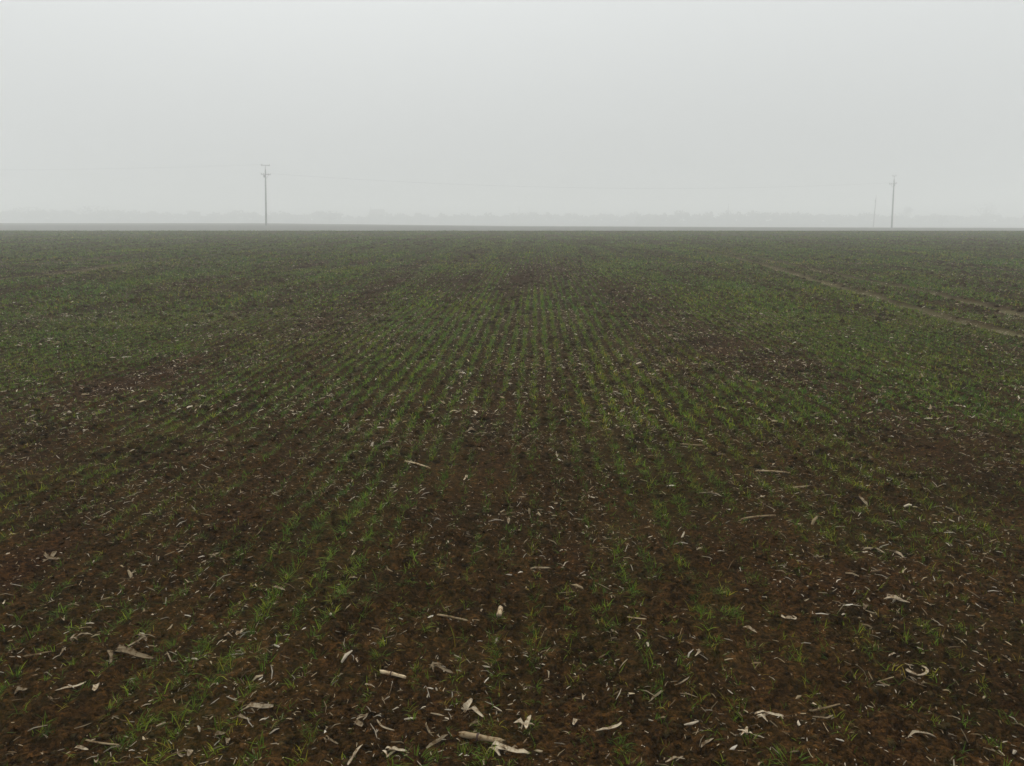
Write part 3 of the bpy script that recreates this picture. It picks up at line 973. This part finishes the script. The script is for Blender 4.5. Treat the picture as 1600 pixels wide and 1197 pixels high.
PROMINENT = [
    ('stalk', 752, 1146, 62, 12, 'thick pale corn stalk piece with a dark node, largest in the field'),
    ('fork', 798, 1164, 58, 4, 'pale forked husk lying just right of the stalk with a dark node'),
    ('fold', 738, 1104, 36, 12, 'folded three-cornered husk behind the stalk with a dark node'),
    ('leaf', 741, 1118, 18, -32, 'small slanted leaf just below the folded three-cornered husk'),
    ('leaf', 684, 1154, 40, -30, 'wide dry husk leaf left of the stalk with a dark node, rising to the right'),
    ('leaf', 668, 1133, 18, 60, 'narrow husk leaf standing steep, left of the wide husk leaf'),
    ('star', 824, 1126, 36, 20, 'ragged star-shaped husk right of the folded three-cornered husk'),
    ('hook', 954, 1124, 36, -14, 'curved husk with a raised tip on bare soil right of the star-shaped husk'),
    ('stalk', 614, 1053, 36, 10, 'short tan stalk piece on bare soil left of the bottom centre'),
    ('fork', 690, 1042, 36, 10, 'thin forked scrap with two raised ends right of the short tan stalk'),
    ('stick', 707, 972, 46, 6, 'long bent thin stick lying across the soil'),
    ('leaf', 684, 986, 18, -75, 'short upright scrap at the left end of the bent thin stick'),
    ('cobbit', 781, 961, 18, -80, 'pale upright stub right of the bent thin stick'),
    ('stick', 995, 967, 30, 18, 'straight pale straw slanting down, right of the bare middle'),
    ('hook', 1066, 1059, 24, -12, 'arched bright husk bridging the soil, right of the bottom centre'),
    ('leaf', 1026, 1078, 26, -26, 'frayed wide leaf left below the arched bright husk'),
    ('star', 1168, 1140, 28, 30, 'bright torn husk with three points, left of the lower right corner'),
    ('leaf', 1106, 1152, 22, -18, 'pale leaf scrap left of the torn three-pointed husk'),
    ('leaf', 1055, 1177, 30, -8, 'broad dry leaf at the bottom edge right of the centre'),
    ('fork', 1205, 1120, 40, -6, 'long faded leaf half hidden by grass right of the torn three-pointed husk'),
    ('leaf', 1172, 984, 24, 26, 'flat pale leaf just below the thick wheat clump'),
    ('stick', 1290, 1105, 44, -2, 'thin pale straw with a knobbed left end, lower right'),
    ('hook', 1288, 1123, 26, -10, 'hooked husk strip below the straw with a knobbed end'),
    ('ring', 1436, 1066, 34, 0, 'open ring of curled husk in the lower right of the field'),
    ('hook', 1438, 1158, 40, 175, 'wide shallow curl of husk near the lower right corner'),
    ('leaf', 1400, 947, 42, 14, 'long yellowish leaf lying across wheat on the right'),
    ('leaf', 1396, 940, 22, 40, 'short arched leaf crossing the long yellowish leaf'),
    ('scrap', 1352, 948, 11, -70, 'small pale round husk bit left of the long yellowish leaf'),
    ('leaf', 1393, 1028, 20, -40, 'grey leaf scrap standing out of a dark hollow on the right'),
    ('ring', 1234, 968, 26, 0, 'thin arched stem forming a low loop, right of the wheat clump'),
    ('leaf', 1425, 928, 14, -40, 'short slanted husk above the long yellowish leaf'),
    ('stick', 1384, 1064, 26, 4, 'thin pale straw left of the open husk ring'),
    ('stick', 1382, 1069, 16, 34, 'short crossed straw beside the thin straw left of the husk ring'),
    ('stick', 60, 1031, 42, -8, 'straight tan straw at the left edge of the front soil'),
    ('fork', 205, 1026, 66, 6, 'long forked husk tapering to the right, left front'),
    ('hook', 112, 1078, 42, -22, 'arched pale husk with a raised tuft end, left front corner'),
    ('scrap', 33, 1082, 22, -20, 'bright white curled scrap near the left edge'),
    ('scrap', 150, 1076, 17, -78, 'upright cream husk bit right of the arched pale husk'),
    ('stick', 160, 1162, 48, 2, 'short horizontal stalk next to a wheat tuft, bottom left'),
    ('leaf', 127, 1173, 24, 14, 'small dry leaf under the short horizontal stalk'),
    ('leaf', 216, 1001, 36, -28, 'tan leaf bent in a sharp zigzag, lower limb, left front'),
    ('leaf', 217, 988, 22, 8, 'tan leaf bent in a sharp zigzag, upper limb, left front'),
    ('fork', 126, 992, 34, -22, 'bundle of short husk strips left of the zigzag leaf'),
    ('leaf', 98, 1017, 18, -52, 'narrow pale leaf between the straight straw and the forked husk'),
    ('scrap', 377, 978, 18, -22, 'bright white chip left of the middle, in front of wheat'),
    ('scrap', 356, 988, 14, -10, 'cream chip next to the bright white chip'),
    ('leaf', 400, 1101, 54, -10, 'upper of two stacked dry leaves, left front'),
    ('leaf', 375, 1117, 34, 14, 'lower of two stacked dry leaves, left front'),
    ('leaf', 436, 918, 26, 24, 'small tan leaf left of a bare brown patch'),
    ('leaf', 572, 1110, 32, -20, 'flat ragged leaf left of the bottom centre'),
    ('scrap', 560, 1126, 20, 40, 'bright curled chip below the flat ragged leaf'),
    ('leaf', 555, 1176, 36, -48, 'broad bleached husk standing steep at the bottom edge'),
    ('fork', 517, 1155, 22, 10, 'small white forked scrap left of the broad bleached husk'),
    ('leaf', 578, 1064, 17, 24, 'small bright leaf left of the short tan stalk'),
    ('hook', 600, 1132, 24, 20, 'thin bent strip right of the bright curled chip'),
    ('fork', 618, 1168, 36, 8, 'dry husk with an upturned tip beside the broad wheat tuft'),
    ('scrap', 552, 905, 13, 0, 'pale square chip at the left of the middle ground'),
    ('stick', 1185, 806, 52, -4, 'long straw lying level in the right middle ground'),
    ('leaf', 1110, 771, 36, 4, 'pale leaf piece left of the long level straw'),
    ('leaf', 728, 739, 22, -52, 'tan leaf standing up in the middle of the rows'),
    ('stick', 652, 723, 40, 10, 'pale straw left of the leaf standing up in the rows'),
    ('stick', 1082, 692, 36, 4, 'pale straw on the right of the bare middle strip'),
    ('leaf', 869, 710, 15, 48, 'small bright leaf on the bare middle rows'),
    ('leaf', 795, 815, 20, -80, 'upright pale husk in the centre of the bare soil'),
    ('leaf', 845, 884, 32, -4, 'flat tan leaf on the bare soil, centre'),
    ('star', 78, 874, 28, 10, 'branching pale scrap near the left edge of the middle ground'),
    ('star', 333, 875, 18, 20, 'small bright torn husk in the left middle ground'),
    ('stick', 1208, 732, 52, 3, 'pale straw among wheat in the right middle ground'),
    ('stick', 1250, 757, 36, -14, 'slanting straw below the pale straw among wheat'),
    ('leaf', 1345, 785, 24, 22, 'tan leaf piece in the wheat to the right'),
    ('leaf', 1370, 858, 28, 22, 'pale leaf below right, in front of the green patch'),
    ('leaf', 1402, 866, 26, 30, 'pale crumpled leaf next to the one in front of the green patch'),
    ('scrap', 738, 668, 16, -6, 'tiny bright scrap among the green rows'),
]
for it in PROMINENT:
    place(*it)

# smaller scraps that still show singly, then the litter that does not
SCRAPS = {k: [] for k in ('scrap', 'leaf', 'stick', 'hook')}
for k in SCRAPS:
    for s in range(7):
        vf = shape(k, 1.0 if k != 'stick' else 1.0, 900 + s)
        nm = {'scrap': 'corn_husk_piece', 'leaf': 'dry_corn_leaf', 'stick': 'thin_straw', 'hook': 'curled_corn_leaf'}[k]
        me = mesh_from(nm, np.array([tuple(p) for p in vf[0]]) * .04, vf[1], None, True)
        me.materials.append(M_STALK if k == 'stick' else M_HUSK)
        SCRAPS[k].append(me)
LBL = {'scrap': ('small bleached husk chip', 'corn husk', 'small husk chips in front'),
       'leaf': ('short dry leaf piece', 'dry leaf', 'short dry leaf pieces in front'),
       'stick': ('short thin straw', 'straw', 'short straws in front'),
       'hook': ('short bent leaf strip', 'dry leaf', 'short bent strips in front')}
sr = np.random.default_rng(31)
for _ in range(225):
    px, py = sr.uniform(0, 1600), 820 + 372 * sr.random() ** .8
    x, y = to_ground(px, py)
    k = sr.choice(['scrap', 'leaf', 'stick', 'hook'], p=[.34, .38, .20, .08])
    lb, ct, gp = LBL[k]
    s = float(np.clip(sr.lognormal(-.55, .38), .3, 1.2))
    o = link(SCRAPS[k][0].name.split('.')[0], SCRAPS[k][int(sr.integers(7))], None, None, (x, y, gz(x, y) + .004), (sr.normal(0, .35), sr.normal(0, .3), sr.uniform(0, 6.28)), lb + ' ' + beside(px, py), ct, gp)
    o.scale = (s, s * sr.uniform(.7, 1.2), s)


def litter(y0, y1, per_m2, Lmu, seed, margin=.76, slim=0):
    r = np.random.default_rng(seed)
    aw = margin * y1 + 1
    n = int((y1 - y0) * 2 * aw * per_m2)
    y = r.uniform(y0, y1, n); x = r.uniform(-aw, aw, n)
    ok = (np.abs(x) < margin * y + .9) & (r.random(n) < np.clip(.5 + .6 * perlin(x / .7, y / .9, 91) + .25 * perlin(x / 2.5, y / 2.5, 92), .15, 1))
    x, y = x[ok], y[ok]
    n = len(x)
    z = ground_z(x, y)
    Lg = np.clip(Lmu * r.lognormal(0, .55, n), .004, .075); W = Lg * (r.uniform(.08, .32, n) if not slim else r.uniform(.6, 1.2, n) * slim)
    az = r.uniform(0, 2 * math.pi, n); el = r.normal(0, .30, n)
    d = np.stack([np.cos(az) * np.cos(el), np.sin(az) * np.cos(el), np.sin(el)], 1)
    rl = r.normal(0, .6, n)
    sd_ = np.stack([-np.sin(az) * np.cos(rl), np.cos(az) * np.cos(rl), np.sin(rl)], 1)
    up = np.cross(d, sd_)
    c = np.stack([x, y, z - .0005 + .22 * Lg * np.abs(np.sin(el))], 1)
    b = r.uniform(-.10, .10, n)[:, None] * sd_ * Lg[:, None] + (r.uniform(.0, .14, n) * Lg)[:, None] * up
    p0 = c - d * (Lg / 2)[:, None]; p1 = c + b; p2 = c + d * (Lg / 2)[:, None]
    w = W[:, None] * .5
    th = up * .0012
    e1 = r.uniform(.3, .9, n)[:, None]; e2 = r.uniform(.1, .7, n)[:, None]
    V = np.stack([p0 - sd_ * w * e1, p0 + sd_ * w * e1, p1 - sd_ * w, p1 + sd_ * w, p2 - sd_ * w * e2, p2 + sd_ * w * e2,
                  p0 - th * 2, p1 - th * 3, p2 - th * 2], 1)
    T = np.array([(0, 1, 3), (0, 3, 2), (2, 3, 5), (2, 5, 4)]) if y0 > 5 else np.array([(0, 1, 3), (0, 3, 2), (2, 3, 5), (2, 5, 4), (0, 2, 7), (0, 7, 6), (1, 6, 7), (1, 7, 3), (2, 4, 8), (2, 8, 7), (3, 7, 8), (3, 8, 5)])
    base = np.array([(.50, .42, .31), (.42, .33, .21), (.30, .225, .13), (.58, .51, .41), (.20, .135, .075)])[r.choice(5, n, p=[.28, .26, .20, .12, .14])]
    base = base * (.56 + .5 * r.random(n))[:, None] * (.7 if slim else 1)
    return V.reshape(-1, 3), ((np.arange(n) * 9)[:, None, None] + T[None]).reshape(-1, 3), np.repeat(base, 9, 0)


LV, LT, LC, off = [], [], [], 0
for a in ((1.2, 6, 800, .0125, 301), (1.2, 6, 340, .028, 305, .76, .08), (1.2, 6, 26, .034, 309), (6, 14, 620, .022, 302), (6, 14, 170, .042, 306, .76, .10), (6, 14, 34, .036, 307), (14, 30, 12, .05, 308), (14, 30, 110, .036, 303), (30, 60, 4, .07, 304)):
    v_, t_, c_ = litter(*a)
    LV.append(v_); LT.append(t_ + off); LC.append(c_); off += len(v_)
lit = link('corn_litter', mesh_from('corn_litter', np.concatenate(LV), np.concatenate(LT), np.concatenate(LC)), M_LITTER, kind='stuff')
lit['label'] = 'fine pale bits of chopped corn straw strewn over the soil'

# ------------------------------------------------------------------ loose soil crumbs
def clods(y0, y1, per_m2, rad, seed, margin=.76):
    r = np.random.default_rng(seed)
    ico = np.array([(1, 0, 0), (0, 1, 0), (-1, 0, 0), (0, -1, 0), (0, 0, 1), (0, 0, -1)], float)
    ft = np.array([(0, 1, 4), (1, 2, 4), (2, 3, 4), (3, 0, 4), (1, 0, 5), (2, 1, 5), (3, 2, 5), (0, 3, 5)])
    aw = margin * y1 + 1
    n = int((y1 - y0) * 2 * aw * per_m2)
    y = r.uniform(y0, y1, n); x = r.uniform(-aw, aw, n)
    ok = (np.abs(x) < margin * y + .9) & (r.random(n) < np.clip(.55 + .9 * perlin(x / .6, y / .6, 95), .1, 1) * (1 - track_mask(x, y)))
    x, y = x[ok], y[ok]
    n = len(x)
    rd = np.clip(rad * r.lognormal(0, .5, n), rad * .4, rad * 2.2)
    z = ground_z(x, y) + rd * .12
    a = r.uniform(0, 6.28, n)
    P = ico[None] * (.7 + .6 * r.random((n, 6)))[..., None] + r.normal(0, .18, (n, 6, 3))
    sx, sy, sz = r.uniform(.9, 1.7, n), r.uniform(.8, 1.2, n), r.uniform(.6, .95, n)
    X = P[..., 0] * sx[:, None]; Y = P[..., 1] * sy[:, None]; Z = P[..., 2] * sz[:, None]
    V = np.stack([x[:, None] + rd[:, None] * (X * np.cos(a)[:, None] - Y * np.sin(a)[:, None]),
                  y[:, None] + rd[:, None] * (X * np.sin(a)[:, None] + Y * np.cos(a)[:, None]), z[:, None] + rd[:, None] * Z], -1)
    g2 = np.zeros((n, 3)); g2[:, 1] = growth(x, y) * (0.15 + 0.60 * sstep(10, 60, y)); g2[:, 0] = .30 * r.random(n) ** 2.2
    return V.reshape(-1, 3), ((np.arange(n) * 6)[:, None, None] + ft[None]).reshape(-1, 3), np.repeat(g2, 6, 0)


CV, CT, CG, off = [], [], [], 0
for a in ((1.2, 5, 1500, .0066, 401), (5, 12, 300, .014, 402), (12, 28, 48, .027, 403), (28, 60, 6, .045, 404)):
    v_, t_, g_ = clods(*a)
    CV.append(v_); CG.append(g_); CT.append(t_ + off); off += len(v_)
cl = link('soil_crumbs', mesh_from('soil_crumbs', np.concatenate(CV), np.concatenate(CT), np.concatenate(CG), False), M_SOIL, kind='stuff')
cl['label'] = 'loose dark brown soil crumbs and small clods'
print('TRIS ground', len(gf) * 2, 'wheat', n_wheat, 'litter', sum(map(len, LT)), 'crumbs', sum(map(len, CT)))
